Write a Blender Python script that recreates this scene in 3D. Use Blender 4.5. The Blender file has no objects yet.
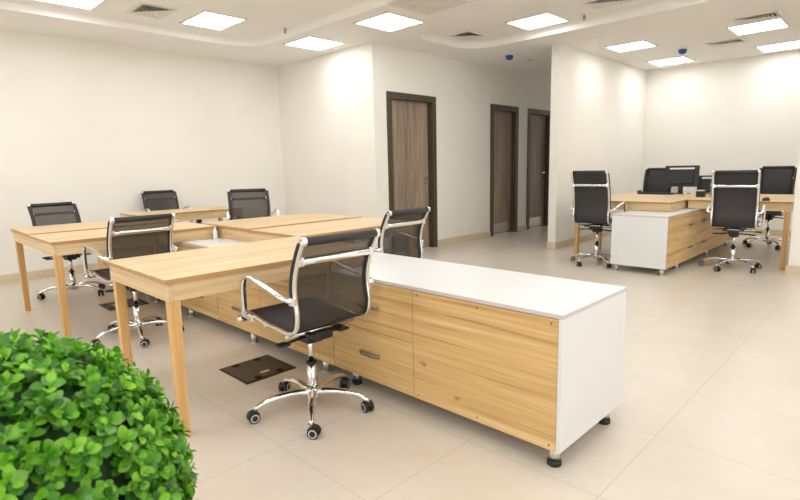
import bpy, bmesh, math, random
from mathutils import Vector, Matrix
random.seed(7)
S = bpy.context.scene
COL = S.collection
PI = math.pi

# ------------------------------------------------------------------ camera
def make_camera():
    f, h, yaw, pit, rol = 521.592, 1.208, .779, .156, -.023
    cy, sy, cp, sp = math.cos(yaw), math.sin(yaw), math.cos(pit), math.sin(pit)
    fw = Vector((-sy*cp, cy*cp, -sp)); right = Vector((cy, sy, 0)); up = right.cross(fw)
    r2 = right*math.cos(rol) + up*math.sin(rol); u2 = -right*math.sin(rol) + up*math.cos(rol)
    cd = bpy.data.cameras.new('camera'); cd.sensor_width = 36; cd.lens = f*36/800
    cd.clip_start = .05; cd.clip_end = 100
    cd.dof.use_dof = True; cd.dof.focus_distance = 3.0; cd.dof.aperture_fstop = 7.0
    c = bpy.data.objects.new('camera', cd); COL.objects.link(c)
    m = Matrix((r2, u2, -fw)).transposed().to_4x4(); m.translation = (0, 0, h)
    c.matrix_world = m
    S.camera = c
make_camera()

# ------------------------------------------------------------------ world, exposure
W = bpy.data.worlds.new('world'); S.world = W; W.use_nodes = True
W.node_tree.nodes['Background'].inputs[0].default_value = (1, 1, .98, 1)
W.node_tree.nodes['Background'].inputs[1].default_value = 1.45
vs = S.view_settings
vs.view_transform = 'Standard'; vs.look = 'None'; vs.gamma = 1; vs.use_curve_mapping = False
vs.exposure = 0.0
PANEL_STRENGTH = 10.6
PANEL_COLOUR = (.96, .985, 1.0)

# ------------------------------------------------------------------ materials
def srgb(r, g, b):
    f = lambda c: (c/255/12.92) if c/255 <= .04045 else ((c/255+.055)/1.055)**2.4
    return (f(r), f(g), f(b), 1)

class NT:
    def __init__(s, name):
        s.m = bpy.data.materials.new(name); s.m.use_nodes = True
        s.t = s.m.node_tree; s.p = s.t.nodes['Principled BSDF']
    def n(s, typ, **kw):
        nd = s.t.nodes.new(typ)
        for k, v in kw.items():
            if k.startswith('i_'):
                key = k[2:]; key = int(key) if key.isdigit() else key.replace('_', ' ')
                nd.inputs[key].default_value = v
            else: setattr(nd, k, v)
        return nd
    def l(s, a, b): s.t.links.new(a, b)
    def ramp(s, fac, stops):
        r = s.n('ShaderNodeValToRGB'); e = r.color_ramp.elements
        e[0].position, e[0].color = stops[0]; e[1].position, e[1].color = stops[-1]
        for p, c in stops[1:-1]:
            q = e.new(p); q.color = c
        s.l(fac, r.inputs[0]); return r.outputs[0]
    def coords(s, scale, kind='Object', loc=(0, 0, 0)):
        tc = s.n('ShaderNodeTexCoord'); mp = s.n('ShaderNodeMapping')
        mp.inputs['Scale'].default_value = scale; mp.inputs['Location'].default_value = loc
        s.l(tc.outputs[kind], mp.inputs[0]); return mp.outputs[0]
    def noise(s, co, scale=1, detail=4, rough=.55, dist=0):
        nd = s.n('ShaderNodeTexNoise'); nd.inputs['Scale'].default_value = scale
        nd.inputs['Detail'].default_value = detail; nd.inputs['Roughness'].default_value = rough
        nd.inputs['Distortion'].default_value = dist
        s.l(co, nd.inputs['Vector']); return nd.outputs[0]
    def mix(s, fac, a, b, mode='MIX'):
        m = s.n('ShaderNodeMix', data_type='RGBA', blend_type=mode)
        for sock, v in ((m.inputs[0], fac), (m.inputs[6], a), (m.inputs[7], b)):
            if hasattr(v, 'is_linked'): s.l(v, sock)
            else: sock.default_value = v
        return m.outputs[2]
    def bump(s, h, strength=.2, dist=.01):
        b = s.n('ShaderNodeBump'); b.inputs['Strength'].default_value = strength
        b.inputs['Distance'].default_value = dist
        s.l(h, b.inputs['Height']); s.l(b.outputs[0], s.p.inputs['Normal'])
    def set(s, **kw):
        for k, v in kw.items():
            i = s.p.inputs[k.replace('_', ' ')]
            if hasattr(v, 'is_linked'): s.l(v, i)
            else: i.default_value = v
        return s.m

def plain(name, col, rough=.5, metal=0, var=.06, scale=6):
    t = NT(name); n = t.noise(t.coords((scale,)*3), 1, 3)
    a = tuple(c*(1-var) for c in col[:3])+(1,); b = tuple(min(1, c*(1+var)) for c in col[:3])+(1,)
    return t.set(Base_Color=t.ramp(n, [(.3, a), (.7, b)]), Roughness=rough, Metallic=metal)

def wood(name, stops, axis=1, fine=1.0, knots=0, rough=.42):
    t = NT(name)
    def layer(cross, along, det, rg, dist, loc):
        sc = [cross*fine]*3; sc[axis] = along
        return t.noise(t.coords(tuple(sc), loc=loc), 1, det, rg, dist)
    big = layer(7, .55, 4, .55, .5, (0, 0, 0)); mid = layer(30, 1.1, 4, .6, .3, (7, 2, 9)); fin = layer(120, 2.5, 3, .7, .1, (3, 5, 1))
    m = t.n('ShaderNodeMath', operation='MULTIPLY_ADD'); m.inputs[1].default_value = .30
    m1 = t.n('ShaderNodeMath', operation='MULTIPLY_ADD'); m1.inputs[1].default_value = .42
    m2 = t.n('ShaderNodeMath', operation='MULTIPLY'); m2.inputs[1].default_value = .28
    t.l(fin, m2.inputs[0]); t.l(mid, m1.inputs[0]); t.l(m2.outputs[0], m1.inputs[2]); t.l(big, m.inputs[0]); t.l(m1.outputs[0], m.inputs[2])
    c = t.ramp(m.outputs[0], stops)
    if knots:
        sk = [8.5]*3; sk[axis] = 4.2
        v = t.n('ShaderNodeTexVoronoi', feature='F1'); v.inputs['Scale'].default_value = 1
        v.inputs['Randomness'].default_value = 1
        nn = t.n('ShaderNodeTexNoise'); nn.inputs['Scale'].default_value = 5
        co = t.coords(tuple(sk)); t.l(co, nn.inputs['Vector'])
        ad = t.n('ShaderNodeMix', data_type='RGBA', blend_type='LINEAR_LIGHT'); ad.inputs[0].default_value = .12
        t.l(co, ad.inputs[6]); t.l(nn.outputs['Color'], ad.inputs[7]); t.l(ad.outputs[2], v.inputs['Vector'])
        k = t.ramp(v.outputs['Distance'], [(.03, (1, 1, 1, 1)), (.11, (0, 0, 0, 1))])
        # only some of the cells carry a knot
        sel = t.n('ShaderNodeMath', operation='GREATER_THAN'); sel.inputs[1].default_value = 1-knots
        sep = t.n('ShaderNodeSeparateColor'); t.l(v.outputs['Color'], sep.inputs[0]); t.l(sep.outputs[0], sel.inputs[0])
        mul = t.n('ShaderNodeMath', operation='MULTIPLY'); t.l(k, mul.inputs[0]); t.l(sel.outputs[0], mul.inputs[1])
        m3 = t.n('ShaderNodeMath', operation='MULTIPLY'); m3.inputs[1].default_value = .7; t.l(mul.outputs[0], m3.inputs[0])
        c = t.mix(m3.outputs[0], c, srgb(96, 62, 30))
    t.bump(fin, .06, .002)
    return t.set(Base_Color=c, Roughness=rough)

def make_wall_mat():
    t = NT('cream_wall_paint'); co = t.coords((1, 1, 1))
    n = t.noise(co, 1.3, 4)
    c = t.ramp(n, [(.35, srgb(236, 232, 222)), (.65, srgb(240, 236, 227))])
    t.bump(t.noise(co, 180, 2), .05, .002)
    return t.set(Base_Color=c, Roughness=.75)
def make_ceiling_mat():
    t = NT('white_ceiling_paint'); co = t.coords((1, 1, 1))
    c = t.ramp(t.noise(co, 1.1, 3), [(.35, srgb(238, 235, 230)), (.65, srgb(241, 238, 233))])
    return t.set(Base_Color=c, Roughness=.85)
def make_floor_mat():
    t = NT('cream_floor_tiles'); T = .592
    br = t.n('ShaderNodeTexBrick', offset=0.0, squash=1.0)
    co = t.coords((1, 1, 1), loc=(.725+20*T, -2.33+20*T, 0)); t.l(co, br.inputs['Vector'])
    br.inputs['Scale'].default_value = 1; br.inputs['Mortar Size'].default_value = .0016
    br.inputs['Mortar Smooth'].default_value = .3; br.inputs['Bias'].default_value = 0
    br.inputs['Brick Width'].default_value = T; br.inputs['Row Height'].default_value = T
    br.inputs['Color1'].default_value = (.47, .47, .47, 1); br.inputs['Color2'].default_value = (.53, .53, .53, 1)
    o = t.coords((1, 1, 1))
    n1 = t.noise(o, 2.2, 5, .55); n2 = t.noise(o, 14, 4, .6)
    mm = t.n('ShaderNodeMath', operation='MULTIPLY_ADD'); mm.inputs[1].default_value = .4
    t.l(n2, mm.inputs[0]); h = t.n('ShaderNodeMath', operation='MULTIPLY'); h.inputs[1].default_value = .6
    t.l(n1, h.inputs[0]); t.l(h.outputs[0], mm.inputs[2])
    c = t.ramp(mm.outputs[0], [(.3, srgb(203, 191, 175)), (.5, srgb(207, 196, 181)), (.7, srgb(211, 202, 188))])
    c = t.mix(br.outputs['Fac'], c, srgb(176, 161, 142))
    return t.set(Base_Color=c, Roughness=.31)

M = {}
M['wall'] = make_wall_mat()
M['ceiling'] = make_ceiling_mat()
M['floor'] = make_floor_mat()
M['skirting'] = plain('beige_skirting_tile', srgb(214, 196, 168), .35, scale=4)
M['desk_x'] = wood('pale_oak_grain_x', [(.36, srgb(190, 154, 108)), (.47, srgb(213, 183, 139)), (.53, srgb(221, 193, 150)), (.64, srgb(231, 207, 168))], 0)
M['desk_y'] = wood('pale_oak_grain_y', [(.36, srgb(190, 154, 108)), (.47, srgb(213, 183, 139)), (.53, srgb(221, 193, 150)), (.64, srgb(231, 207, 168))], 1)
M['desk_z'] = wood('pale_oak_grain_z', [(.36, srgb(192, 142, 82)), (.5, srgb(212, 166, 104)), (.64, srgb(226, 186, 126))], 2)
M['shaded_edge_band'] = wood('oak_edge_band_shaded', [(.36, srgb(164, 120, 70)), (.64, srgb(198, 154, 98))], 1)  # edge band, darkened so the seams read as shaded lines
M['front_x'] = wood('golden_oak_front_x', [(.36, srgb(164, 120, 70)), (.44, srgb(202, 161, 104)), (.5, srgb(214, 175, 116)), (.56, srgb(222, 186, 128)), (.65, srgb(234, 204, 150))], 0, 1.7, .45)
M['front_y'] = wood('golden_oak_front_y', [(.36, srgb(172, 128, 76)), (.44, srgb(204, 163, 106)), (.5, srgb(216, 179, 122)), (.56, srgb(224, 190, 134)), (.66, srgb(236, 208, 156))], 1, 1.0, .3)
M['door'] = wood('grey_walnut_door', [(.36, srgb(110, 93, 78)), (.5, srgb(146, 126, 109)), (.64, srgb(174, 154, 136))], 2, .7, 0, .5)
M['door_frame'] = wood('dark_wenge_frame', [(.36, srgb(58, 51, 34)), (.64, srgb(84, 76, 54))], 2, 1, 0, .45)
M['laminate'] = plain('white_laminate', srgb(225, 225, 223), .28, var=.01)
M['laminate_edge'] = plain('white_laminate_edge', srgb(206, 194, 190), .5, var=.02)
M['chrome'] = plain('chrome', (.80, .80, .80, 1), .10, 1, .01)
M['steel'] = plain('brushed_steel', (.62, .6, .56, 1), .32, 1, .05)
M['pewter'] = plain('pewter_pull', (.30, .26, .20, 1), .38, 1, .1, 60)
M['black_plastic'] = plain('black_plastic', srgb(30, 29, 29), .42)
M['black_vinyl'] = plain('black_vinyl', srgb(42, 40, 40), .5, var=.1, scale=40)
M['rubber'] = plain('dark_rubber', srgb(34, 33, 34), .6)
M['wheel_rim'] = plain('grey_wheel_ring', srgb(196, 194, 190), .45)
M['white_plastic'] = plain('white_plastic', srgb(238, 236, 230), .4, var=.01)
M['black_gap'] = plain('dark_slot', srgb(16, 15, 14), .8)
M['alu'] = plain('white_aluminium', srgb(226, 222, 214), .45, var=.01)
M['shadow_grey'] = plain('vent_painted_shade', srgb(96, 88, 76), .8)
M['hatch'] = plain('bronze_floor_plate', srgb(74, 64, 52), .42, .55, .1, 14)
M['hatch_edge'] = plain('dark_plate_rim', srgb(40, 36, 32), .45, .4)
M['blue'] = plain('blue_dust_cover', srgb(34, 66, 140), .35)
M['pot'] = plain('grey_planter', srgb(96, 92, 88), .6)
M['bark'] = plain('brown_stem', srgb(84, 62, 40), .8, var=.2, scale=30)
M['soil'] = plain('dark_soil', srgb(52, 40, 30), .95, var=.3, scale=50)
M['printed'] = None

def make_mesh_fabric(name, alpha, col):
    t = NT(name)
    o = t.coords((1, 1, 1))
    n = t.noise(o, 220, 2)
    c = t.ramp(n, [(.35, tuple(x*.8 for x in col[:3])+(1,)), (.65, col)])
    t.set(Base_Color=c, Roughness=.65)
    if alpha < 1: t.p.inputs['Alpha'].default_value = alpha
    return t.m
M['mesh'] = make_mesh_fabric('black_open_mesh', .62, srgb(62, 56, 50))
M['mesh_dense'] = make_mesh_fabric('black_seat_mesh', 1, srgb(52, 49, 50))
def make_panel_light():
    t = NT('lit_diffuser')
    n = t.noise(t.coords((3, 3, 3)), 1, 2)
    return t.set(Base_Color=t.ramp(n, [(.3, (.9, .9, .9, 1)), (.7, (.95, .95, .95, 1))]),
                 Emission_Color=PANEL_COLOUR+(1,), Emission_Strength=PANEL_STRENGTH)
M['lit'] = make_panel_light()
def make_leaf():
    t = NT('boxwood_leaf'); g = t.n('ShaderNodeNewGeometry')
    c = t.ramp(g.outputs['Random Per Island'], [(0, srgb(46, 98, 28)), (.3, srgb(78, 144, 32)), (.6, srgb(112, 182, 40)), (.88, srgb(152, 210, 62)), (1, srgb(100, 146, 92))])
    m = t.set(Base_Color=c, Roughness=.42)
    tr = t.n('ShaderNodeBsdfTranslucent'); t.l(c, tr.inputs[0])
    mx = t.n('ShaderNodeMixShader'); mx.inputs[0].default_value = .3
    out = [n for n in t.t.nodes if n.type == 'OUTPUT_MATERIAL'][0]
    t.l(t.p.outputs[0], mx.inputs[1]); t.l(tr.outputs[0], mx.inputs[2]); t.l(mx.outputs[0], out.inputs[0])
    return m
M['leaf'] = make_leaf()
def make_printed():
    t = NT('pale_printed_carton')
    v = t.n('ShaderNodeTexVoronoi'); v.inputs['Scale'].default_value = 34; t.l(t.coords((1, 1, .6)), v.inputs['Vector'])
    return t.set(Base_Color=t.ramp(v.outputs['Distance'], [(.35, srgb(212, 222, 212)), (.6, srgb(70, 104, 92))]), Roughness=.5)
M['printed'] = make_printed()

# ------------------------------------------------------------------ mesh helpers
class MB:
    def __init__(s): s.bm = bmesh.new(); s.mats = []; s.smooth = True
    def mi(s, m):
        if m not in s.mats: s.mats.append(m)
        return s.mats.index(m)
    def box(s, x0, x1, y0, y1, z0, z1, m, bev=0):
        b = bmesh.new()
        bmesh.ops.create_cube(b, size=1)
        for v in b.verts:
            v.co = Vector(((x0+x1)/2+v.co.x*(x1-x0), (y0+y1)/2+v.co.y*(y1-y0), (z0+z1)/2+v.co.z*(z1-z0)))
        if bev: bmesh.ops.bevel(b, geom=b.edges[:], offset=bev, segments=2, affect='EDGES', profile=.7)
        s.add(b, m); return s
    def add(s, b, m, mat=None, smooth=False):
        i = s.mi(m); mp = {}
        for v in b.verts: mp[v] = s.bm.verts.new(mat @ v.co if mat else v.co)
        for f in b.faces:
            try: nf = s.bm.faces.new([mp[v] for v in f.verts])
            except ValueError: continue
            nf.material_index = i; nf.smooth = smooth or f.smooth
        b.free(); return s
    def cyl(s, p0, p1, r0, m, r1=None, seg=20, caps=True):
        r1 = r0 if r1 is None else r1
        p0, p1 = Vector(p0), Vector(p1); d = p1-p0
        b = bmesh.new()
        bmesh.ops.create_cone(b, cap_ends=caps, segments=seg, radius1=r0, radius2=r1, depth=d.length)
        for f in b.faces: f.smooth = len(f.verts) == 4
        q = d.to_track_quat('Z', 'Y').to_matrix().to_4x4(); q.translation = (p0+p1)/2
        return s.add(b, m, q)
    def lathe(s, prof, m, seg=28, origin=(0, 0, 0), mat=None):
        b = bmesh.new(); rings = []
        for r, z in prof:
            rings.append([b.verts.new((r*math.cos(2*PI*k/seg), r*math.sin(2*PI*k/seg), z)) for k in range(seg)])
        for a, c in zip(rings, rings[1:]):
            for k in range(seg):
                f = b.faces.new((a[k], a[(k+1) % seg], c[(k+1) % seg], c[k])); f.smooth = True
        for ring, rev in ((rings[0], True), (rings[-1], False)):
            b.faces.new(list(reversed(ring)) if rev else ring)
        mt = Matrix.Translation(origin) @ (mat or Matrix())
        return s.add(b, m, mt)
    def sweep(s, pts, m, w, t, side=(0, 1, 0), rnd=6):
        """tube of elliptical / rounded section; w along `side`, t across it"""
        pts = [Vector(p) for p in pts]; side = Vector(side); b = bmesh.new(); rings = []
        for i, p in enumerate(pts):
            tan = (pts[min(i+1, len(pts)-1)]-pts[max(i-1, 0)]).normalized()
            sd = (side - tan*side.dot(tan))
            sd = sd.normalized() if sd.length > 1e-4 else tan.orthogonal().normalized()
            nn = tan.cross(sd)
            ring = []
            for k in range(12):
                a = 2*PI*k/12
                c, q = math.cos(a), math.sin(a)
                e = .6
                cx = math.copysign(abs(c)**e, c); qx = math.copysign(abs(q)**e, q)
                ring.append(b.verts.new(p+sd*cx*w/2+nn*qx*t/2))
            rings.append(ring)
        for a, c in zip(rings, rings[1:]):
            for k in range(12):
                f = b.faces.new((a[k], a[(k+1) % 12], c[(k+1) % 12], c[k])); f.smooth = True
        b.faces.new(list(reversed(rings[0]))); b.faces.new(rings[-1])
        bmesh.ops.recalc_face_normals(b, faces=b.faces[:])
        return s.add(b, m)
    def build(s, name, parent=None, loc=(0, 0, 0), bevel=0):
        bmesh.ops.recalc_face_normals(s.bm, faces=s.bm.faces[:])
        me = bpy.data.meshes.new(name); s.bm.to_mesh(me); s.bm.free()
        for m in s.mats: me.materials.append(m)
        o = bpy.data.objects.new(name, me); COL.objects.link(o)
        o.location = loc
        if parent: o.parent = parent
        if bevel:
            md = o.modifiers.new('bevel', 'BEVEL'); md.width = bevel; md.segments = 2; md.limit_method = 'ANGLE'
        return o

def spline(pts, n=6):
    pts = [Vector(p) for p in pts]; out = []
    for i in range(len(pts)-1):
        p0 = pts[max(i-1, 0)]; p1 = pts[i]; p2 = pts[i+1]; p3 = pts[min(i+2, len(pts)-1)]
        for k in range(n):
            t = k/n
            out.append(.5*((2*p1)+(p2-p0)*t+(2*p0-5*p1+4*p2-p3)*t*t+(3*p1-p0-3*p2+p3)*t**3))
    out.append(pts[-1]); return out

def tag(o, label, cat, group=None, kind=None):
    o['label'] = label; o['category'] = cat
    if group: o['group'] = group
    if kind: o['kind'] = kind
    return o
def thing(name, label, cat, loc=(0, 0, 0), rz=0, group=None):
    o = bpy.data.objects.new(name, None); COL.objects.link(o)
    o.empty_display_size = .1
    o.location = loc; o.rotation_euler = (0, 0, rz)
    return tag(o, label, cat, group)
def struct(o):
    o['kind'] = 'structure'; return o
def dup(root, loc, rz, label, group=None):
    def cp(o, par):
        c = o.copy(); COL.objects.link(c); c.parent = par
        for ch in [x for x in children[o.name]]: cp(ch, c)
        return c
    children = {}
    def walk(o):
        children[o.name] = list(o.children)
        for c in o.children: walk(c)
    walk(root)
    r = cp(root, None)
    r.location = loc; r.rotation_euler = (0, 0, rz); r['label'] = label
    if group: r['group'] = group
    return r

# ------------------------------------------------------------------ setting
LWX, FWY, DWX = -7.38, 4.806, -5.169       # left wall, facing wall, wall with the doors
CZ, TZ = 2.824, 2.910                       # lower ceiling, ceiling inside the recesses
PX0, PX1, PY = -3.744, -3.622, 6.853        # partition wall
BWY = 10.073                                # wall behind the computers
ENDY, RX, FY = 12.4, 4.2, -3.6              # corridor end, far right and rear walls
T = .12
def wallbox(name, *b):
    mb = MB()
    for q in (b if isinstance(b[0], tuple) else [b]): mb.box(*q, M['wall'])
    return struct(mb.build(name))
H = TZ+.06
struct(MB().box(LWX-T, RX+T, FY-T, ENDY+T, -.12, 0, M['floor']).build('floor'))
wallbox('wall_left', LWX-T, LWX, FY, FWY, 0, H)
wallbox('wall_facing', LWX-T, DWX-T, FWY, FWY+T, 0, H)
DOORS = [(5.04, 6.048), (7.452, 8.307), (8.634, 9.50)]; DH = 2.228
segs = []; y = FWY
for a, b in DOORS:
    segs.append((DWX-T, DWX, y, a, 0, H)); segs.append((DWX-T, DWX, a, b, DH, H)); y = b
segs.append((DWX-T, DWX, y, ENDY, 0, H))
wallbox('wall_doors', *segs)
wallbox('wall_partition', PX0, PX1, PY, ENDY, 0, H)
wallbox('wall_back', PX1, 1.7, BWY, BWY+T, 0, H)
wallbox('wall_right_front', -.885, RX+T, 6.74, 6.86, 0, H)

# ceiling: lower plane with two rounded recesses
def rrect(x0, x1, y0, y1, r, n=10):
    out = []
    for cx, cy, a0 in ((x1-r, y1-r, 0), (x0+r, y1-r, 90), (x0+r, y0+r, 180), (x1-r, y0+r, 270)):
        for k in range(n+1):
            a = math.radians(a0+90*k/n); out.append((cx+r*math.cos(a), cy+r*math.sin(a)))
    return out
TRAYS = [rrect(-6.50, 2.6, -2.4, 3.88, .42), rrect(-4.68, 2.6, 4.95, 6.30, .42)]
def make_ceiling():
    bm = bmesh.new(); edges = []
    for loop in [[(LWX-T, FY-T), (RX+T, FY-T), (RX+T, ENDY+T), (LWX-T, ENDY+T)]]+TRAYS:
        vs_ = [bm.verts.new((x, y, CZ)) for x, y in loop]
        edges += [bm.edges.new((a, b)) for a, b in zip(vs_, vs_[1:]+vs_[:1])]
    bmesh.ops.triangle_fill(bm, use_beauty=True, use_dissolve=False, edges=edges)
    for loop in TRAYS:
        # cove-like curved step
        rings = []
        cx = sum(p[0] for p in loop)/len(loop); cy = sum(p[1] for p in loop)/len(loop)
        nrm = []
        L = len(loop)
        for i in range(L):
            a, b = Vector(loop[i-1]), Vector(loop[(i+1) % L]); d = (b-a).normalized()
            nrm.append(Vector((-d.y, d.x)))
        for off, z in ((0, CZ), (.0, CZ+.05), (.012, CZ+.068), (.03, CZ+.08), (.055, TZ)):
            rings.append([bm.verts.new((p[0]+n.x*off, p[1]+n.y*off, z)) for p, n in zip(loop, nrm)])
        for a, c in zip(rings, rings[1:]):
            for k in range(L):
                f = bm.faces.new((a[k], a[(k+1) % L], c[(k+1) % L], c[k])); f.smooth = True
        bm.faces.new(rings[-1])
    me = bpy.data.meshes.new('ceiling'); bm.to_mesh(me); bm.free(); me.materials.append(M['ceiling'])
    o = bpy.data.objects.new('ceiling', me); COL.objects.link(o); struct(o)
make_ceiling()
struct(MB().box(LWX-T, RX+T, FY-T, ENDY+T, H, H+.1, M['ceiling']).build('ceiling_slab'))

# skirting
def skirt(name, *bs):
    mb = MB()
    for b in bs: mb.box(*b, 0, .1, M['skirting'])
    struct(mb.build(name))
s_ = .013
skirt('baseboard_left', (LWX, LWX+s_, FY, FWY))
skirt('baseboard_facing', (LWX+s_, DWX, FWY-s_, FWY))
skirt('baseboard_doors', (DWX, DWX+s_, FWY-s_, DOORS[0][0]), (DWX, DWX+s_, DOORS[0][1], DOORS[1][0]),
      (DWX, DWX+s_, DOORS[1][1], DOORS[2][0]), (DWX, DWX+s_, DOORS[2][1], ENDY))
skirt('baseboard_partition', (PX0-s_, PX1+s_, PY-s_, PY), (PX1, PX1+s_, PY, BWY), (PX0-s_, PX0, PY, ENDY))
skirt('baseboard_back', (PX1+s_, 1.7, BWY-s_, BWY))
skirt('baseboard_right', (-.885-s_, RX, 6.74-s_, 6.74), (-.885-s_, -.885, 6.74, 6.86))

# doors: dark frame, recessed leaf, lever handle, kick plate
def door(i, y0, y1, hinge_left, kick):
    fwid = .088; mb = MB(); fx = DWX+.016
    mb.box(DWX-T, fx, y0, y0+fwid, 0, DH-fwid, M['door_frame']); mb.box(DWX-T, fx, y1-fwid, y1, 0, DH-fwid, M['door_frame'])
    mb.box(DWX-T, fx, y0, y1, DH-fwid, DH, M['door_frame'])
    # door stop rebate
    for a, b in ((y0+fwid, y0+fwid+.018), (y1-fwid-.018, y1-fwid)):
        mb.box(DWX-.115, DWX-.102, a, b, 0, DH-fwid, M['door_frame'])
    d = struct(mb.build('door_%d' % i, bevel=.003))
    leaf = MB().box(DWX-.10, DWX-.062, y0+fwid+.004, y1-fwid-.022, .008, DH-fwid-.004, M['door']).build('door_leaf', d)
    hy = y1-fwid-.09 if hinge_left else y0+fwid+.07
    sgn = -1 if hinge_left else 1
    hz = 1.06
    hb = MB(); X = DWX-.062
    hb.cyl((X, hy, hz), (X+.012, hy, hz), .026, M['chrome']); hb.cyl((X+.01, hy, hz), (X+.05, hy, hz), .009, M['chrome'])
    hb.sweep(spline([(X+.045, hy, hz), (X+.052, hy+sgn*.03, hz), (X+.05, hy+sgn*.13, hz-.004)]), M['chrome'], .014, .018, (0, 0, 1))
    hb.cyl((X, hy, hz-.085), (X+.01, hy, hz-.085), .022, M['chrome'])
    hb.build('door_handle', d)
    if kick:
        k = MB().box(DWX-.062, DWX-.0595, y0+fwid+.02, y1-fwid-.05, .03, .2, M['steel'])
        k = k.build('kick_plate', d)
for i, ((a, b), hl, k) in enumerate(zip(DOORS, (True, False, True), (False, True, True))): door(i+1, a, b, hl, k)

# ------------------------------------------------------------------ ceiling fittings
def light(cx, cy, z, label, sx=.52, sy=.54):
    t = thing('ceiling_light', label, 'ceiling light', (cx, cy, z), 0, None)
    f = MB(); w = .018; a, b = sx/2+w, sy/2+w
    for q in ((-a, a, -b, -b+w), (-a, a, b-w, b), (-a, -a+w, -b+w, b-w), (a-w, a, -b+w, b-w)): f.box(*q, -.012, 0, M['alu'])
    for x in (-a+.01, a-.01):
        for y_ in (-b-.006, b+.006): f.box(x-.008, x+.008, y_-.008, y_+.008, -.01, 0, M['steel'])
    f.build('frame', t)
    MB().box(-sx/2, sx/2, -sy/2, sy/2, -.008, -.002, M['lit']).build('diffuser', t)
    return t
light(-5.98, 1.62, TZ, 'square ceiling light cut by the top edge of the photo, furthest left', .56, .5)
light(-5.87, 3.01, TZ, 'square ceiling light beside the slatted vent above the left desks', .58, .46)
light(-5.71, 4.30, CZ, 'square ceiling light close to the cream wall corner, left of the first door')
light(-4.37, 4.34, CZ, 'square ceiling light in front of the first dark framed door')
light(-3.42, 5.90, TZ, 'square ceiling light in the recess between the corridor and the partition wall', .53, .48)
light(-3.03, 7.78, CZ, 'square ceiling light beside the partition wall, nearer of the two there', .5, .46)
light(-3.02, 9.42, CZ, 'square ceiling light beside the partition wall, furthest in the corner')
light(-1.56, 7.93, CZ, 'square ceiling light with a slatted vent touching its near edge')
light(-1.56, 9.54, CZ, 'square ceiling light along the back wall, cut by the right edge of the photo')
hid = 'unseen square ceiling light repeated beyond view to brighten the room'  # unseen repeats of the panels, partly added for fill light
for x in (-4.3, -2.6, -.9, .8):
    for y_ in (-1.4, .3, 1.9): light(x, y_, TZ, hid)['group'] = 'unseen ceiling lights repeated to brighten the room'
for x, y_ in ((-5.98, -1.4), (-5.98, .2), (2.3, -1.4), (2.3, .3), (2.3, 1.9), (-2.2, 3.5), (-.5, 3.5), (1.2, 3.5), (-1.9, 5.4), (-.3, 5.4), (1.3, 5.4), (-.2, 8.7)):
    light(x, y_, TZ if y_ < 6 else CZ, hid)['group'] = 'unseen ceiling lights repeated to brighten the room'

def vent(cx, cy, z, label, sx=.42, sy=.38, rz=0):
    t = thing('ceiling_vent', label, 'air vent', (cx, cy, z), rz, None)
    a, b = sx/2, sy/2; f = MB(); w = .03
    for q in ((-a, a, -b, -b+w), (-a, a, b-w, b), (-a, -a+w, -b+w, b-w), (a-w, a, -b+w, b-w)): f.box(*q, -.014, 0, M['alu'])
    f.build('frame', t)
    MB().box(-a+w, a-w, -b+w, b-w, -.003, -.001, M['shadow_grey']).build('shade_backing', t)  # dark sheet painted as the shaded hollow above the slats
    s = MB(); n = 5
    for k in range(n):
        q = 1-k/n; A, B = (a-w)*q, (b-w)*q; g = .029
        bb = bmesh.new(); rg = []
        for dx, z in ((0, -.020), (-g, -.004), (-g-.002, -.004), (-.003, -.020)):
            X, Y = max(A+dx, .002), max(B+dx, .002)
            rg.append([bb.verts.new(p) for p in ((-X, -Y, z), (X, -Y, z), (X, Y, z), (-X, Y, z))])
        for r0, r1 in zip(rg, rg[1:]+rg[:1]):
            for e in range(4): bb.faces.new((r0[e], r0[(e+1) % 4], r1[(e+1) % 4], r1[e]))
        s.add(bb, M['alu'])
    s.build('slats', t)
vent(-5.92, 2.35, TZ, 'slatted ceiling vent between the two leftmost square lights', .44, .36)
vent(-4.38, 5.78, TZ, 'slatted ceiling vent in front of the corridor opening', .34, .36)
vent(-2.50, 5.78, TZ, 'slatted ceiling vent beside the ceiling recess edge, cut by the top of the photo', .44, .34)
vent(-1.47, 7.42, CZ, 'slatted ceiling vent touching the near edge of a square light at right', .46, .34)
vent(-2.05, 8.60, CZ, 'slatted ceiling vent over the computer desks, nearest the back wall', .44, .34)
t = thing('access_panel', 'pale perforated square ceiling panel cut by the top edge of the photo', 'ceiling panel', (-3.62, 4.15, CZ))
MB().box(-.3, .3, -.3, .3, -.006, 0, M['alu']).build('panel', t, bevel=.002)
f = MB()
for k in range(9):
    f.box(-.26, .26, -.262+k*.0655-.004, -.262+k*.0655+.004, -.009, -.006, M['skirting'])
f.build('ribs', t)
def detector(x, y_, z, label):
    t = thing('smoke_detector', label, 'smoke detector', (x, y_, z))
    MB().lathe([(.04, -.012), (.06, -.01), (.064, 0)], M['white_plastic']).build('base', t)
    MB().lathe([(.006, -.074), (.034, -.069), (.051, -.050), (.057, -.024), (.056, -.011)], M['blue']).build('dust_cover', t)
detector(-4.47, 6.93, CZ, 'blue capped smoke detector on the corridor ceiling')
detector(-2.60, 8.58, CZ, 'blue capped smoke detector on the ceiling over the computer desks')
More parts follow.
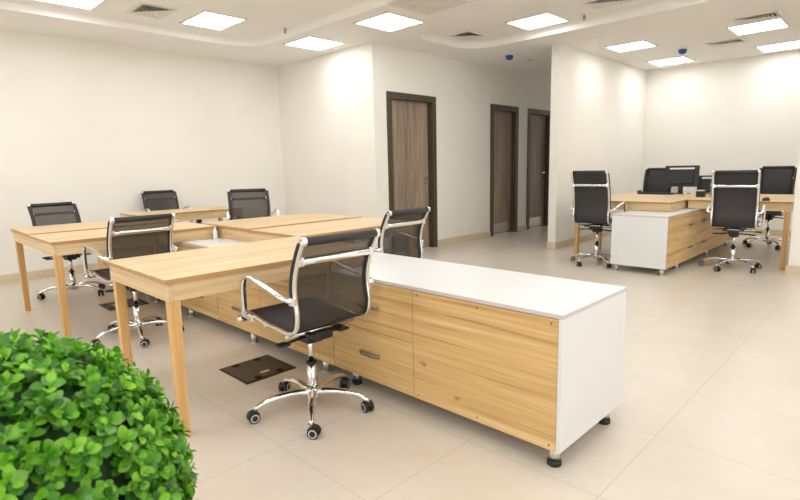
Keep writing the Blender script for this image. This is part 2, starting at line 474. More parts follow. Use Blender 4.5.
def sprinkler(x, y_, z, label):
    t = thing('fire_sprinkler', label, 'sprinkler', (x, y_, z))
    MB().lathe([(.032, -.005), (.034, 0)], M['alu']).build('flange', t)
    b = MB(); b.cyl((0, 0, -.004), (0, 0, -.04), .009, M['pewter'])
    b.sweep(spline([(-.01, 0, -.02), (-.018, 0, -.035), (-.004, 0, -.055)]), M['pewter'], .005, .005)
    b.sweep(spline([(.01, 0, -.02), (.018, 0, -.035), (.004, 0, -.055)]), M['pewter'], .005, .005)
    b.cyl((0, 0, -.054), (0, 0, -.058), .02, M['pewter'])
    b.build('nozzle', t)
sprinkler(-5.62, 3.80, TZ, 'small sprinkler head in the left ceiling recess')
sprinkler(-2.92, 6.08, TZ, 'small sprinkler head between the square light and vent of the right recess')
tag(MB().cyl((-4.47, 7.51, CZ), (-4.47, 7.51, CZ-.012), .035, M['steel']).build('downlight'), 'tiny dark round fitting on the corridor ceiling', 'ceiling fitting')

def switch(loc, axis, label):
    t = thing('light_switch', label, 'light switch', loc)
    p = MB(); r = MB()
    if axis == 'x':
        p.box(0, .008, -.043, .043, -.043, .043, M['white_plastic'], .002); r.box(.008, .012, -.02, .02, -.03, .03, M['white_plastic'], .001)
    else:
        p.box(-.043, .043, -.008, 0, -.043, .043, M['white_plastic'], .002); r.box(-.02, .02, -.012, -.008, -.03, .03, M['white_plastic'], .001)
    p.build('plate', t); r.build('rocker', t)
switch((DWX, 7.02, 1.18), 'x', 'white light switch on the wall between the first and second doors')
switch((-5.68, FWY, 1.126), 'y', 'white light switch on the wall left of the first door, around the corner')
t = thing('wall_socket', 'small black wall socket seen under the rear left desk', 'socket', (LWX, 3.335, .51))
MB().box(0, .01, -.04, .04, -.04, .04, M['black_plastic'], .002).build('plate', t)
MB().box(.01, .013, -.022, .022, -.022, .022, M['black_gap']).build('insert', t)

# ------------------------------------------------------------------ desks
DZ, AZ = .75, .646
TH = .02
def leg_mesh(x, y_, z1=AZ, parent=None):
    b = bmesh.new(); bmesh.ops.create_cube(b, size=1)
    for v in b.verts:
        w = .021 if v.co.z < 0 else .025
        v.co = Vector((x+math.copysign(w, v.co.x), y_+math.copysign(w, v.co.y), 0 if v.co.z < 0 else z1+.03))
    mb = MB(); mb.add(b, M['desk_z']); return mb.build('leg', parent, bevel=.003)
def desk(x0, x1, y0, y1, tops, grain, legs, label, notch=None):
    """tops: list of (x0,x1,y0,y1) in world; legs: list of (x,y) in world"""
    cx, cy = (x0+x1)/2, (y0+y1)/2
    t = thing('office_desk', label, 'desk', (cx, cy, 0))
    for n, (a, b, c, d) in enumerate(tops):
        up = .007 if n == 0 and len(tops) > 1 and grain == 'desk_y' else 0
        mb = MB().box(a-cx, b-cx, c-cy, d-cy, DZ-TH, DZ+up, M[grain]); k = mb.mi(M['shaded_edge_band'])
        mb.bm.normal_update()
        for f in mb.bm.faces:
            if abs(f.normal.z) < .5: f.material_index = k
        mb.build('tabletop', t, bevel=.001)
    o = .012; bt = .022
    X0, X1, Y0, Y1 = x0+o-cx, x1-o-cx, y0+o-cy, y1-o-cy
    f = MB()
    f.box(X0, X1, Y0, Y0+bt, AZ, DZ-TH, M['desk_x']); f.box(X0, X1, Y1-bt, Y1, AZ, DZ-TH, M['desk_x'])
    f.box(X0, X0+bt, Y0+bt, Y1-bt, AZ, DZ-TH, M['desk_y']); f.box(X1-bt, X1, Y0+bt, Y1-bt, AZ, DZ-TH, M['desk_y'])
    f.build('apron', t, bevel=.0015)
    for (a, b) in legs: leg_mesh(a-cx, b-cy, AZ, t)
    return t
i = .042; g = .003
FY0, MY, BY1 = .858, 2.088, 3.30
# near single desk
desk(-3.08, -2.282, FY0, MY, [(-3.08, -2.282, FY0, MY)], 'desk_y', [(-3.08+i, FY0+i), (-2.282-i, FY0+i)],
     'single oak desk nearest the camera, reaching out from the long white cabinet')
# left double desk
desk(-5.71, -4.275, FY0, MY, [(-5.71, -4.975-g, FY0, MY), (-4.975+g, -4.275, FY0, MY)], 'desk_y', [(-5.71+i, FY0+i), (-4.275-i, FY0+i)],
     'double oak desk at the far left with a seam along its top')
# middle rear double desk
desk(-4.60, -3.057, MY+.004, BY1, [(-4.60, -3.755-g, MY+.004, BY1), (-3.755+g, -3.057, MY+.004, BY1)], 'desk_y',
     [(-4.60+i, BY1-i), (-3.057-i, BY1-i)], 'double oak desk with a seam, behind the near desk and before the first door')
# rear left desk
desk(-6.76, -6.15, MY+.004, 3.38, [(-6.76, -6.15, MY+.004, 3.38)], 'desk_y', [(-6.76+i, 3.38-i), (-6.15-i, 3.38-i)],
     'rearmost oak desk along the cream left wall')
# right cluster
desk(-3.14, -1.966, 6.396, 8.45, [(-3.14, -1.966, 6.396, 7.09-g), (-3.14, -1.966, 7.09+g, 8.45)], 'desk_x',
     [(-3.14+i, 6.396+i), (-3.14+i, 7.13), (-3.14+i, 8.45-i)], 'oak desk beside the partition wall, at the end of the short white cabinet')
desk(-1.962, -.925, 6.958, 8.45, [(-1.962, -.925, 6.958, 7.70-g), (-1.962, -.925, 7.70+g, 8.45)], 'desk_x',
     [(-.925-i, 6.958+i), (-.925-i, 8.45-i)], 'oak desk at far right whose end meets the white wall edge')

# ------------------------------------------------------------------ cabinets
def foot(x, y_, z1, parent, black=True):
    t = MB()
    t.cyl((x, y_, .0 if not black else .02), (x, y_, z1), .024, M['steel'])
    o = t.build('foot', parent)
    if black: MB().lathe([(.026, 0), (.029, .003), (.029, .021), (.026, .024)], M['rubber'], origin=(x, y_, 0)).build('rubber_cap', o)
    else: MB().lathe([(.03, 0), (.03, .006), (.025, .01)], M['steel'], origin=(x, y_, 0)).build('foot_plate', o)
def pull(mb, axis, u, z, base, out):
    """flat oval pull, length .15, standing off a front"""
    pts = []
    for k in range(13):
        q = -1+2*k/12
        s = .006+.012*(1-q**6)
        p = (u+q*.075, base+out*s, z) if axis == 'x' else (base+out*s, u+q*.075, z)
        pts.append(p)
    mb.sweep(pts, M['pewter'], .020, .008, (0, 0, 1))
def cabinet(axis, a0, a1, f, depth, z0, z1, cells, ends, feet, label, out, black, wood_m):
    """axis: direction the cabinet runs; a0..a1 its extent; f the plane of the fronts; out the outward sign of the fronts.
       cells: ('panel'|'drawers', u0, u1)"""
    ca = (a0+a1)/2; cf = f-out*depth/2
    t = thing('cabinet', label, 'cabinet', (ca, cf, 0) if axis == 'x' else (cf, ca, 0))
    def B(mb, u0, u1, d0, d1, zz0, zz1, m, bev=0):
        # d measured inward from the front plane
        v0, v1 = sorted((f-out*d0-cf, f-out*d1-cf))
        if axis == 'x': mb.box(u0-ca, u1-ca, v0, v1, zz0, zz1, m, bev)
        else: mb.box(v0, v1, u0-ca, u1-ca, zz0, zz1, m, bev)
        return mb
    tt = .018
    mb = B(MB(), a0, a1, 0, depth, z1-tt, z1, M['laminate']); k = mb.mi(M['laminate_edge']); mb.bm.normal_update()
    for fc in mb.bm.faces:
        if abs(fc.normal.z) < .5: fc.material_index = k
    mb.build('top', t, bevel=.0012)
    lo = a0+(tt if ends[0] else 0); hi = a1-(tt if ends[1] else 0)
    B(MB(), lo+.001, hi-.001, .02, depth, z0+.002, z1-tt, M['laminate']).build('carcass', t)
    if ends[0]: B(MB(), a0, a0+tt, 0, depth, z0, z1-tt, M['laminate']).build('end_panel', t, bevel=.001)
    if ends[1]: B(MB(), a1-tt, a1, 0, depth, z0, z1-tt, M['laminate']).build('end_panel', t, bevel=.001)
    gp = .0016
    for kind, u0, u1 in cells:
        u0, u1 = max(u0, lo), min(u1, hi)
        if kind == 'panel':
            p = B(MB(), u0+gp, u1-gp, .001, .019, z0, z1-tt-.003, M[wood_m]).build('front_panel', t)
            zs = (z0+.02, z1-tt-.022)
            for q in (.04, .5, .96):
                for z in zs:
                    u = u0+(u1-u0)*q
                    c0 = (u-ca, f-cf, z) if axis == 'x' else (f-cf, u-ca, z)
                    c1 = (u-ca, f-cf-out*.004+out*.0035, z) if axis == 'x' else (f-cf-out*.004+out*.0035, u-ca, z)
                    e = (u-ca, f-cf-out*.004, z) if axis == 'x' else (f-cf-out*.004, u-ca, z)
                    MB().cyl(e, c0, .0036, M['black_gap'], seg=10).build('screw_head', p)
        else:
            zm = (z0+z1-tt)/2+.005
            for k, (q0, q1) in enumerate(((zm+gp, z1-tt-.003), (z0, zm-gp))):
                d = B(MB(), u0+gp, u1-gp, .001, .019, q0, q1, M[wood_m]).build('drawer', t)
                h = MB()
                um, zz = (u0+u1)/2, (q0+q1)/2+(.0 if k == 0 else .01)
                pull(h, axis, um-ca, zz, f-cf, out)
                h.build('handle', d)
    for u, w in feet: foot(*( (u-ca, w-cf) if axis == 'x' else (w-cf, u-ca)), z0+.001, t, black)
    return t
cz0, cz1 = .080, .644
cabinet('x', -2.319, -.902, 1.782, .607, cz0, cz1, [('panel', -1.685, -.902), ('drawers', -2.319, -1.685)], (False, True),
        [(-.947, 1.826), (-.947, 2.30), (-2.17, 1.826), (-2.17, 2.30)],
        'long low white topped cabinet unit with oak front and white end, nearest the camera', -1, True, 'front_x')
cabinet('x', -3.739, -2.321, 1.782, .607, cz0, cz1, [('panel', -3.105, -2.321), ('drawers', -3.739, -3.105)], (False, False),
        [(-3.27, 1.812), (-2.45, 1.826), (-3.27, 2.33)],
        'low oak fronted cabinet unit under the inner end of the nearest single desk', -1, False, 'front_x')
cabinet('x', -5.159, -3.741, 1.782, .607, cz0, cz1, [('drawers', -4.375, -3.741), ('panel', -5.159, -4.375)], (False, False),
        [(-4.287, 1.812), (-5.08, 1.826), (-4.287, 2.33)],
        'low oak fronted cabinet unit whose white top shows between the left and near desks', -1, False, 'front_x')
cabinet('x', -6.72, -5.161, 1.782, .607, cz0, cz1, [('panel', -6.02, -5.161), ('drawers', -6.72, -6.02)], (True, False),
        [(-6.6, 1.826), (-5.3, 1.826), (-6.6, 2.33)],
        'low oak fronted cabinet unit under the far left double desk', -1, False, 'front_x')
fz0, fz1 = .075, .642
cabinet('y', 5.839, 6.92, -1.816, .586, fz0, fz1, [('panel', 5.839, 6.38), ('drawers', 6.38, 6.92)], (True, False),
        [(5.889, -1.866), (5.889, -2.352), (6.36, -1.866)],
        'short white cabinet end with oak drawers on its right side, between the two black chairs', 1, False, 'front_y')
cabinet('y', 6.922, 8.0, -1.816, .586, fz0, fz1, [('drawers', 6.922, 7.48), ('panel', 7.48, 8.0)], (False, False),
        [(7.536, -1.866), (7.2, -2.352)], 'oak fronted drawer cabinet unit under the edge of the right hand desks', 1, False, 'front_y')
cabinet('y', 8.002, 9.0, -1.816, .586, fz0, fz1, [('panel', 8.002, 8.5), ('panel', 8.5, 9.0)], (False, True),
        [(8.56, -1.866), (8.9, -2.352)], 'furthest oak fronted cabinet unit, low behind the right hand chair base', 1, False, 'front_y')

# ------------------------------------------------------------------ chairs
def make_chair(label, high, opaque):
    t = thing('office_chair', label, 'chair')
    hw = .196                                     # half distance between side frames
    top = 1.035 if high else .862
    k = (top-.60)/(.905-.60)
    up = lambda z: z if z < .6 else .6+(z-.6)*k
    prof = [(.295, .418), (.292, .440), (.270, .458), (.20, .458), (.07, .442), (-.05, .434), (-.125, .431), (-.178, .442), (-.210, .474),
            (-.220, .53), (-.211, .60), (-.211, .67), (-.228, .75), (-.260, .83), (-.298, .905)]
    prof = [(x, up(z)) for x, z in prof]
    P = spline([(x, 0, z) for x, z in prof], 6)
    meshm = M['mesh_dense'] if opaque else M['mesh']
    # side frames
    for s in (-1, 1):
        f = MB(); f.sweep([(p.x-.004, s*(hw+.010), p.z) for p in P], M['chrome'], .022, .018)
        f.build('side_frame', t)
    # sling: seat and backrest
    ix = min(range(len(P)), key=lambda j: abs(P[j].x+.21)+abs(P[j].z-.45))
    def sling(pts, m, hem):
        mb = MB(); b = bmesh.new(); th = .004; W = hw+.004; n = 6
        rows = []
        for j, p in enumerate(pts):
            a, c = pts[max(j-1, 0)], pts[min(j+1, len(pts)-1)]
            tn = (c-a).normalized(); nn = Vector((tn.z, 0, -tn.x))
            rows.append([[b.verts.new((p.x+nn.x*o, -W+2*W*q/n, p.z+nn.z*o)) for q in range(n+1)] for o in (-th/2, th/2)])
        for r0, r1 in zip(rows, rows[1:]):
            for L in (0, 1):
                for q in range(n):
                    fc = b.faces.new((r0[L][q], r0[L][q+1], r1[L][q+1], r1[L][q])); fc.smooth = True
            for q in (0, n): b.faces.new((r0[0][q], r0[1][q], r1[1][q], r1[0][q]))
        for r in (rows[0], rows[-1]):
            for q in range(n): b.faces.new((r[0][q], r[0][q+1], r[1][q+1], r[1][q]))
        bmesh.ops.recalc_face_normals(b, faces=b.faces[:])
        mb.add(b, m)
        if hem:
            for s in (-1, 1):
                mb.sweep([(p.x+.013, s*(W+.006), p.z) for p in pts], M['black_vinyl'], .032, .018)
        return mb
    sling(P[5:ix+1], M['mesh_dense'], False).build('seat', t)
    sling(P[ix:-1], meshm, True).build('backrest', t)
    # head roll with chrome end caps
    hx, hz = prof[-1]
    r = MB(); r.cyl((hx, -hw+.004, hz), (hx, hw-.004, hz), .019, M['black_vinyl'])
    for s in (-1, 1): r.lathe([(.0195, 0), (.0205, .003), (.0205, .020), (.016, .023)], M['chrome'], 16, (hx, s*(hw-.004), hz), Matrix.Rotation(-s*PI/2, 4, 'X'))
    r.build('head_roll', t)
    fx_, fz_ = prof[0]
    r = MB(); r.cyl((fx_, -hw-.01, fz_), (fx_, hw+.01, fz_), .016, M['black_vinyl'])
    for s in (-1, 1): r.lathe([(.017, 0), (.019, .004), (.019, .022), (.012, .026)], M['chrome'], 16, (fx_, s*(hw+.012), fz_), Matrix.Rotation(-s*PI/2, 4, 'X'))
    r.build('front_roll', t)
    # chrome bar across the back
    zb = up(.80)
    xb = min(P[ix:], key=lambda p: abs(p.z-zb)).x
    b = MB()
    pts = spline([(xb-.006, -hw-.004, zb-.002), (xb-.02, -hw+.05, zb), (xb-.024, 0, zb), (xb-.02, hw-.05, zb), (xb-.006, hw+.004, zb-.002)], 5)
    b.sweep(pts, M['chrome'], .028, .012, (0, 0, 1))
    for s in (-1, 1): b.box(xb-.018, xb+.006, s*hw-.014, s*hw+.014, zb-.02, zb+.02, M['chrome'], .004)
    b.build('back_bar', t)
    # arm rests
    za = .665
    for s in (-1, 1):
        a = MB(); Y = s*(hw+.058); yi = s*(hw+.012)
        xr = min(P[ix:], key=lambda p: abs(p.z-.595)).x-.02
        pts = spline([(xr+.02, yi, .594), (xr+.03, s*(hw+.03), .597), (xr+.05, Y, .612), (xr+.17, Y, .637), (xr+.32, Y, za), (xr+.365, Y, za-.004), (xr+.392, Y, za-.028),
                      (xr+.40, Y, .58), (xr+.405, Y, .50), (xr+.41, Y, .472), (xr+.41, s*(hw+.03), .452), (xr+.41, yi, .449)], 5)
        a.sweep(pts, M['chrome'], .026, .013)
        a.box(xr+.002, xr+.042, min(yi, s*(hw+.03)), max(yi, s*(hw+.03)), .575, .613, M['chrome'], .004)
        a.box(xr+.385, xr+.435, min(yi, s*(hw+.035)), max(yi, s*(hw+.035)), .432, .467, M['chrome'], .004)
        a.build('armrest', t)
    # seat bars and mechanism
    m = MB()
    for x, z in ((.10, .418), (-.10, .402)):
        m.cyl((x, -hw, z), (x, hw, z), .010, M['chrome'], seg=14)
    m.box(-.085, .085, -.055, .055, .375, .412, M['black_plastic'], .01)
    m.box(-.16, .15, -.10, -.075, .39, .405, M['black_plastic'], .004); m.box(-.16, .15, .075, .10, .39, .405, M['black_plastic'], .004)
    m.box(-.11, .11, -.1, .1, .385, .398, M['black_plastic'], .004)
    m.box(-.05, .05, -.045, .045, .315, .38, M['black_plastic'], .012)
    m.box(-.13, -.03, -.05, .05, .35, .395, M['black_plastic'], .014)
    for q in (-1, 1):
        m.cyl((-.02, q*.04, .352), (-.03, q*.16, .345), .007, M['black_plastic'], seg=10); m.box(-.055, -.005, q*.175-.03, q*.175+.03, .338, .350, M['black_plastic'], .005)
    m = m.build('seat_mechanism', t)
    l = MB(); l.cyl((.03, -.05, .38), (.045, -.20, .372), .005, M['black_plastic'], seg=8); l.box(.03, .062, -.255, -.19, .364, .38, M['black_plastic'], .005)
    l.cyl((.09, .0, .385), (.17, 0, .372), .012, M['black_plastic'], seg=12); l.cyl((.16, 0, .372), (.2, 0, .368), .019, M['black_plastic'], seg=14)
    l.build('tilt_lever', m)
    c = MB(); c.cyl((0, 0, .085), (0, 0, .245), .027, M['chrome'], .025); c.cyl((0, 0, .245), (0, 0, .255), .027, M['black_plastic']); c.cyl((0, 0, .25), (0, 0, .40), .014, M['chrome'])
    c.build('gas_column', t)
    h = MB(); h.lathe([(.034, .062), (.040, .07), (.040, .108), (.032, .122)], M['chrome']); h.build('base_hub', t)
    # one star leg with its castor, copied round
    for q in range(5):
        a = 2*PI*q/5; R = Matrix.Rotation(a, 4, 'Z')
        b = MB()
        pts = [R @ p for p in spline([(.02, 0, .094), (.09, 0, .104), (.17, 0, .101), (.235, 0, .089), (.29, 0, .064)], 5)]
        n = len(pts); bb = MB()
        side = R @ Vector((0, 1, 0))
        # tapering leg
        prev = bmesh.new(); rings = []
        for j, p in enumerate(pts):
            tn = (pts[min(j+1, n-1)]-pts[max(j-1, 0)]).normalized(); nn = tn.cross(side)
            w = .050-.022*j/(n-1); th = .038-.013*j/(n-1)
            rings.append([prev.verts.new(p+side*math.cos(2*PI*z/12)*w/2+nn*math.sin(2*PI*z/12)*th/2) for z in range(12)])
        for r0, r1 in zip(rings, rings[1:]):
            for z in range(12):
                fc = prev.faces.new((r0[z], r0[(z+1) % 12], r1[(z+1) % 12], r1[z])); fc.smooth = True
        prev.faces.new(list(reversed(rings[0]))); prev.faces.new(rings[-1])
        b.add(prev, M['chrome'])
        leg = b.build('base_leg', t)
        cst = MB(); e = R @ Vector((.29, 0, 0))
        cst.cyl((e.x, e.y, .05), (e.x, e.y, .075), .007, M['steel'], seg=10)
        sw = a+2.2+q*1.1; D = Vector((math.cos(sw), math.sin(sw), 0)); N = Vector((-D.y, D.x, 0))
        ctr = Vector((e.x, e.y, .0265))-D*.012
        for s in (-1, 1):
            cst.cyl(ctr+N*s*.007, ctr+N*s*.024, .0265, M['rubber'], seg=22)
            cst.cyl(ctr+N*s*.0235, ctr+N*s*.0252, .0205, M['wheel_rim'], seg=22)
            cst.cyl(ctr+N*s*.0245, ctr+N*s*.0262, .0145, M['rubber'], seg=18)
        # fender hood
        hb = bmesh.new(); pr = []
        for z in range(9):
            an = math.radians(20+140*z/8); pr.append((math.cos(an)*.031, math.sin(an)*.031))
        for w in (-.016, .016):
            pass
        va = [[hb.verts.new(ctr+D*x+N*w+Vector((0, 0, z_))) for x, z_ in pr] for w in (-.0165, .0165)]
        vb = [[hb.verts.new(ctr+D*x*.86+N*w+Vector((0, 0, z_*.86))) for x, z_ in pr] for w in (-.0165, .0165)]
        for A_, B_ in ((va[0], va[1]), (vb[1], vb[0]), (vb[0], va[0]), (va[1], vb[1])):
            for z in range(8): hb.faces.new((A_[z], A_[z+1], B_[z+1], B_[z]))
        for z in (0, 8): hb.faces.new((va[0][z], va[1][z], vb[1][z], vb[0][z]))
        cst.add(hb, M['black_plastic'])
        cst.build('caster', leg)
    return t
UPPER = ('side_frame', 'seat', 'backrest', 'head_roll', 'front_roll', 'back_bar', 'armrest', 'seat_mechanism')
def raise_seat(t, dz):
    for c in t.children:
        if c.name.split('.')[0] in UPPER: c.location.z += dz
D = math.radians
G = 'mesh office chairs at the left desks'
low = make_chair('black mesh chrome framed office chair in the foreground, before the white topped cabinet', False, False); low['group'] = G
def place(src, first, x, y_, deg, label, dz=0, spin=0):
    if first:
        src.location = (x, y_, 0); src.rotation_euler = (0, 0, D(deg)); src['label'] = label; o = src
    else: o = dup(src, (x, y_, 0), D(deg), label)
    if spin:
        for c in o.children:
            if c.name.split('.')[0] in ('base_leg', 'base_hub'): c.rotation_euler.z = D(spin)
    if dz: raise_seat(o, dz)
    return o
lowlist = [
 (-4.065, 1.305, 182, 'mesh office chair seen from behind in the gap between left double desk and near desk', .045, 20),
 (-6.02, 1.36, 8, 'mesh office chair facing the camera behind the far left double desk', .055, 30),
 (-7.005, 2.74, -6, 'mesh office chair farthest back, against the left wall behind the rear left desk', .10, 10),
 (-5.05, 2.87, -24, 'mesh office chair facing the camera behind the middle double desk, by the wall corner', .135, 50),
 (-2.89, 2.73, 180, 'mesh office chair seen from behind in front of the first door', .035, 12)]
hi = make_chair('tall', True, True); hi['group'] = 'tall black office chairs at the right desks'
for x, y_, d, lab, dz, sp in lowlist: place(low, False, x, y_, d, lab, dz, sp)
place(low, True, -2.095, 1.467, 178, 'black mesh chrome framed office chair in the foreground, before the white topped cabinet', .048, 0)
for x, y_, d, lab, dz, sp in [
 (-1.40, 6.745, 97, 'tall black office chair seen from behind, right of the short white cabinet', .05, 12),
 (-1.42, 8.78, -93, 'tall black office chair facing the camera, half hidden by the right wall edge', .06, 40),
 (-3.0, 8.86, -88, 'tall black office chair facing the camera behind the computer keyboard', .06, 30)]:
    place(hi, False, x, y_, d, lab, dz, sp)
place(hi, True, -2.69, 6.12, 92, 'tall black office chair seen from behind, left of the short white cabinet by the partition', .075, 15)

# ------------------------------------------------------------------ floor plates
def plate(x, y_, label):
    t = thing('floor_box', label, 'floor box', (x, y_, 0))
    h = .17
    MB().box(-h, h, -h, h, 0, .004, M['hatch_edge']).build('rim', t, bevel=.001)
    l = MB(); l.box(-h+.014, h-.014, -h+.014, h-.014, .004, .0062, M['hatch']); l = l.build('lid', t)
    for a in (-.075, .075):
        for s in (-1, 1):
            n = MB(); n.cyl((a, s*(h-.04), .0062), (a, s*(h-.04), .0072), .021, M['black_gap'], seg=18); n.box(a-.021, a+.021, min(s*(h-.04), s*(h-.018)), max(s*(h-.04), s*(h-.018)), .0062, .0072, M['black_gap'])
            n.build('finger_notch', l)
    MB().box(-.03, .03, -.095, -.068, .0062, .0068, M['laminate_edge']).build('sticker', l)
    return t
plate(-2.80, 1.56, 'bronze square floor box lid beside the foreground chair base').rotation_euler = (0, 0, PI/2)
plate(-5.22, 1.57, 'dark square floor box lid under the far left desk, behind the second chair')

# ------------------------------------------------------------------ things on the desks
t = thing('glue_bottle', 'small white bottle standing at the corner of the white cabinet top between desks', 'bottle', (-4.25, 2.055, cz1))
MB().lathe([(.017, 0), (.019, .004), (.019, .062), (.015, .074), (.009, .08)], M['white_plastic']).build('bottle_body', t)
MB().lathe([(.0095, .08), (.0095, .092), (.004, .104)], M['alu']).build('cap', t)

def monitor(x, y_, w, h, zc, tilt, rz, label):
    t = thing('computer_monitor', label, 'monitor', (x, y_, DZ), rz)
    Rm = Matrix.Translation((0, 0, zc-DZ)) @ Matrix.Rotation(tilt, 4, 'X')
    b = MB(); bb = bmesh.new(); bmesh.ops.create_cube(bb, size=1)
    b.add(bb, M['black_plastic'], Rm @ Matrix.Diagonal((w, .03, h, 1)))
    bb = bmesh.new(); bmesh.ops.create_cube(bb, size=1)
    b.add(bb, M['black_plastic'], Rm @ Matrix.Translation((0, -.025, -.01)) @ Matrix.Diagonal((w*.72, .035, h*.66, 1)))
    p = b.build('housing', t, bevel=.006)
    s = MB(); bb = bmesh.new(); bmesh.ops.create_cube(bb, size=1)
    s.add(bb, M['steel'], Rm @ Matrix.Translation((0, -.0165, h*.36)) @ Matrix.Diagonal((w*.72, .004, .022, 1)))
    s.build('vent_strip', p)
    s = MB(); bb = bmesh.new(); bmesh.ops.create_cube(bb, size=1)
    s.add(bb, M['black_gap'], Rm @ Matrix.Translation((0, .0155, .004)) @ Matrix.Diagonal((w-.03, .002, h-.04, 1)))
    s.build('screen', p)
    n = MB(); n.box(-.03, .03, -.03, -.008, .008, zc-DZ, M['black_plastic']); n.build('stand_neck', t)
    MB().box(-.11, .11, -.10, .08, 0, .01, M['black_plastic'], .004).build('stand_base', t)
    return t
monitor(-2.40, 8.20, .44, .30, 1.00, D(-7), D(4), 'black computer monitor seen from behind, in the middle of the right desks')
monitor(-2.03, 8.36, .40, .24, .885, D(-3), D(14), 'lower black monitor peeking out right of the raised monitor')
t = thing('keyboard', 'thin black keyboard lying before the chair that faces the camera', 'keyboard', (-2.66, 7.98, DZ), 0)
MB().box(-.24, .24, -.07, .07, 0, .018, M['black_plastic'], .004).build('keyboard_body', t)
k = MB()
for r_ in range(5):
    for c_ in range(15): k.box(-.225+c_*.03, -.225+c_*.03+.026, -.06+r_*.024, -.06+r_*.024+.02, .018, .023, M['rubber'])
k.build('keys', t)
def mouse(x, y_, rz, label):
    t = thing('computer_mouse', label, 'mouse', (x, y_, DZ), rz)
    b = bmesh.new(); bmesh.ops.create_uvsphere(b, u_segments=20, v_segments=12, radius=1)
    for v in b.verts:
        v.co = Vector((v.co.x*.058, v.co.y*.034, max(0, v.co.z)*.038))
    mb = MB(); mb.add(b, M['black_plastic'], smooth=True); mb.build('mouse_body', t)
    MB().cyl((.03, -.004, .031), (.03, .004, .031), .008, M['rubber'], seg=12).build('scroll_wheel', t)
mouse(-3.03, 8.36, 1.4, 'black mouse on the desk just right of the left tall chair')
mouse(-1.188, 7.10, 1.2, 'black mouse on the right desk beside the wall edge')
t = thing('pen_holder', 'small black square pen holder with grey top on the right desks', 'pen holder', (-1.97, 7.55, DZ))
b = MB()
for q in ((-.045, .045, -.045, -.041), (-.045, .045, .041, .045), (-.045, -.041, -.041, .041), (.041, .045, -.041, .041)): b.box(*q, 0, .075, M['black_plastic'])
b.box(-.041, .041, -.041, .041, 0, .004, M['black_plastic']); b.build('cup', t)
MB().box(-.0455, .0455, -.0455, .0455, .075, .09, M['steel'], .003).build('rim', t)
t = thing('carton', 'upright narrow carton printed white and green, right of the pen holder', 'box', (-1.845, 7.62, DZ), .2)
MB().box(-.035, .035, -.04, .04, 0, .24, M['printed']).build('carton_body', t, bevel=.002)
t = thing('paper_box', 'low white box on the desk under the raised monitor', 'box', (-2.50, 8.36, DZ))
MB().box(-.07, .07, -.035, .035, 0, .075, M['white_plastic']).build('box_body', t, bevel=.002)
MB().box(-.072, .072, -.037, .037, .06, .08, M['laminate']).build('lid', t, bevel=.002)
t = thing('paper_cup', 'white cup standing right of the low white box', 'cup', (-2.30, 8.05, DZ))
MB().lathe([(.022, 0), (.023, .002), (.029, .08), (.031, .082), (.029, .085), (.027, .081), (.021, .006)], M['white_plastic']).build('cup_body', t)
MB().cyl((.02, -.01, .04), (.027, -.016, .04), .006, M['printed'], seg=8).build('printed_mark', t)

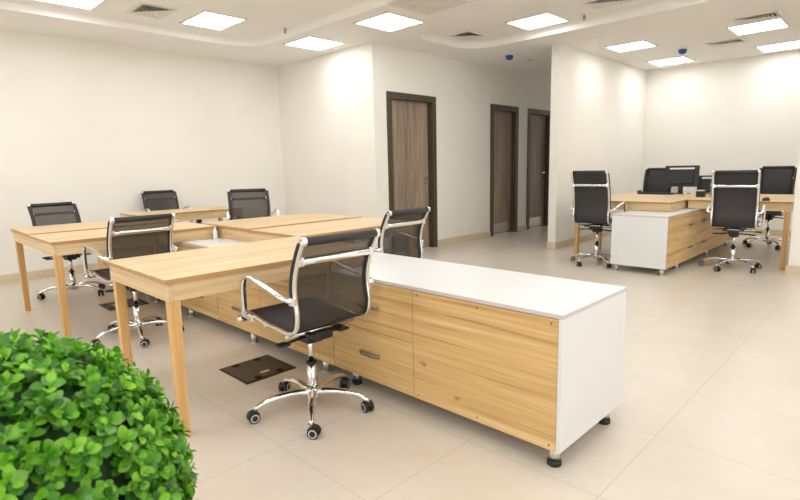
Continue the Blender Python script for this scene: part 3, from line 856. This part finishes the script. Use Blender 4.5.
# ------------------------------------------------------------------ boxwood ball in the foreground
def topiary():
    cx, cy, cz, R = -.970, .092, .694, .264
    t = thing('boxwood_topiary', 'round bright green clipped boxwood ball in the lower left foreground', 'plant', (cx, cy, 0))
    MB().lathe([(.14, 0), (.15, .01), (.19, .34), (.20, .35), (.20, .37), (.175, .37), (.17, .33)], M['pot'], 32).build('planter', t)
    MB().lathe([(.168, .325), (.1, .335), (.01, .34)], M['soil'], 24).build('soil', t)
    MB().cyl((0, 0, .33), (0, 0, cz-.1), .018, M['bark'], .014).build('stem', t)
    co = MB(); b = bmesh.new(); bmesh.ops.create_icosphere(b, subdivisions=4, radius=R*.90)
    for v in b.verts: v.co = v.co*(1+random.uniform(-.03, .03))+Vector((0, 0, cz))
    co.add(b, M['core_shade'], smooth=True); co.build('dark_core', t)  # dark ball whose colour stands in for shade between the leaves
    verts, faces = [], []
    rnd = random.Random(3)
    def leaf(base, d, nrm, L, Wd):
        d = d.normalized(); sd = d.cross(nrm)
        if sd.length < 1e-3: sd = d.orthogonal()
        sd.normalize(); nn = sd.cross(d)
        k = len(verts)
        cup = .16*L
        prof = [(.0, .12), (.28, .82), (.58, 1.0), (.84, .72), (1.0, .18)]
        for u, w in prof:
            bend = -.22*L*u*u
            for s in (-1, 0, 1):
                verts.append(base+d*(L*u)+sd*(s*w*Wd/2)+nn*(bend+(cup*w if s else 0)))
        for q in range(4):
            a = k+q*3
            faces.append((a, a+1, a+4, a+3)); faces.append((a+1, a+2, a+5, a+4))
    N = 1600; ga = PI*(3-math.sqrt(5))
    for n in range(N):
        z = 1-2*(n+.5)/N; r = math.sqrt(1-z*z); a = ga*n
        nrm = Vector((r*math.cos(a), r*math.sin(a), z))
        nrm = (nrm+Vector((rnd.gauss(0, .05), rnd.gauss(0, .05), rnd.gauss(0, .05)))).normalized()
        rad = R*(.93+rnd.uniform(-.05, .055))
        c = nrm*rad+Vector((0, 0, cz))
        ax = (nrm+Vector((rnd.gauss(0, .3), rnd.gauss(0, .3), rnd.gauss(0, .3)+.15))).normalized()
        o1 = ax.orthogonal().normalized(); o2 = ax.cross(o1)
        for tier, (cnt, tilt, hgt, sz) in enumerate(((4, .25, 0, 1.0), (4, .62, .007, .9), (2, 1.15, .013, .7))):
            for q in range(cnt):
                ph = 2*PI*q/cnt+tier*.8+rnd.uniform(-.35, .35)
                out = o1*math.cos(ph)+o2*math.sin(ph)
                tl = tilt+rnd.uniform(-.25, .25)
                d = out*math.cos(tl)+ax*math.sin(tl)
                L = .0185*sz*rnd.uniform(.8, 1.2)
                leaf(c+ax*hgt+out*.003, d, ax, L, L*rnd.uniform(.74, .95))
    me = bpy.data.meshes.new('foliage'); me.from_pydata(verts, [], faces); me.update()
    for p in me.polygons: p.use_smooth = True
    me.materials.append(M['leaf'])
    o = bpy.data.objects.new('foliage', me); COL.objects.link(o); o.parent = t
    o['kind'] = 'stuff'
M['core_shade'] = plain('leaf_gap_shade', srgb(28, 56, 20), .9, var=.3, scale=40)
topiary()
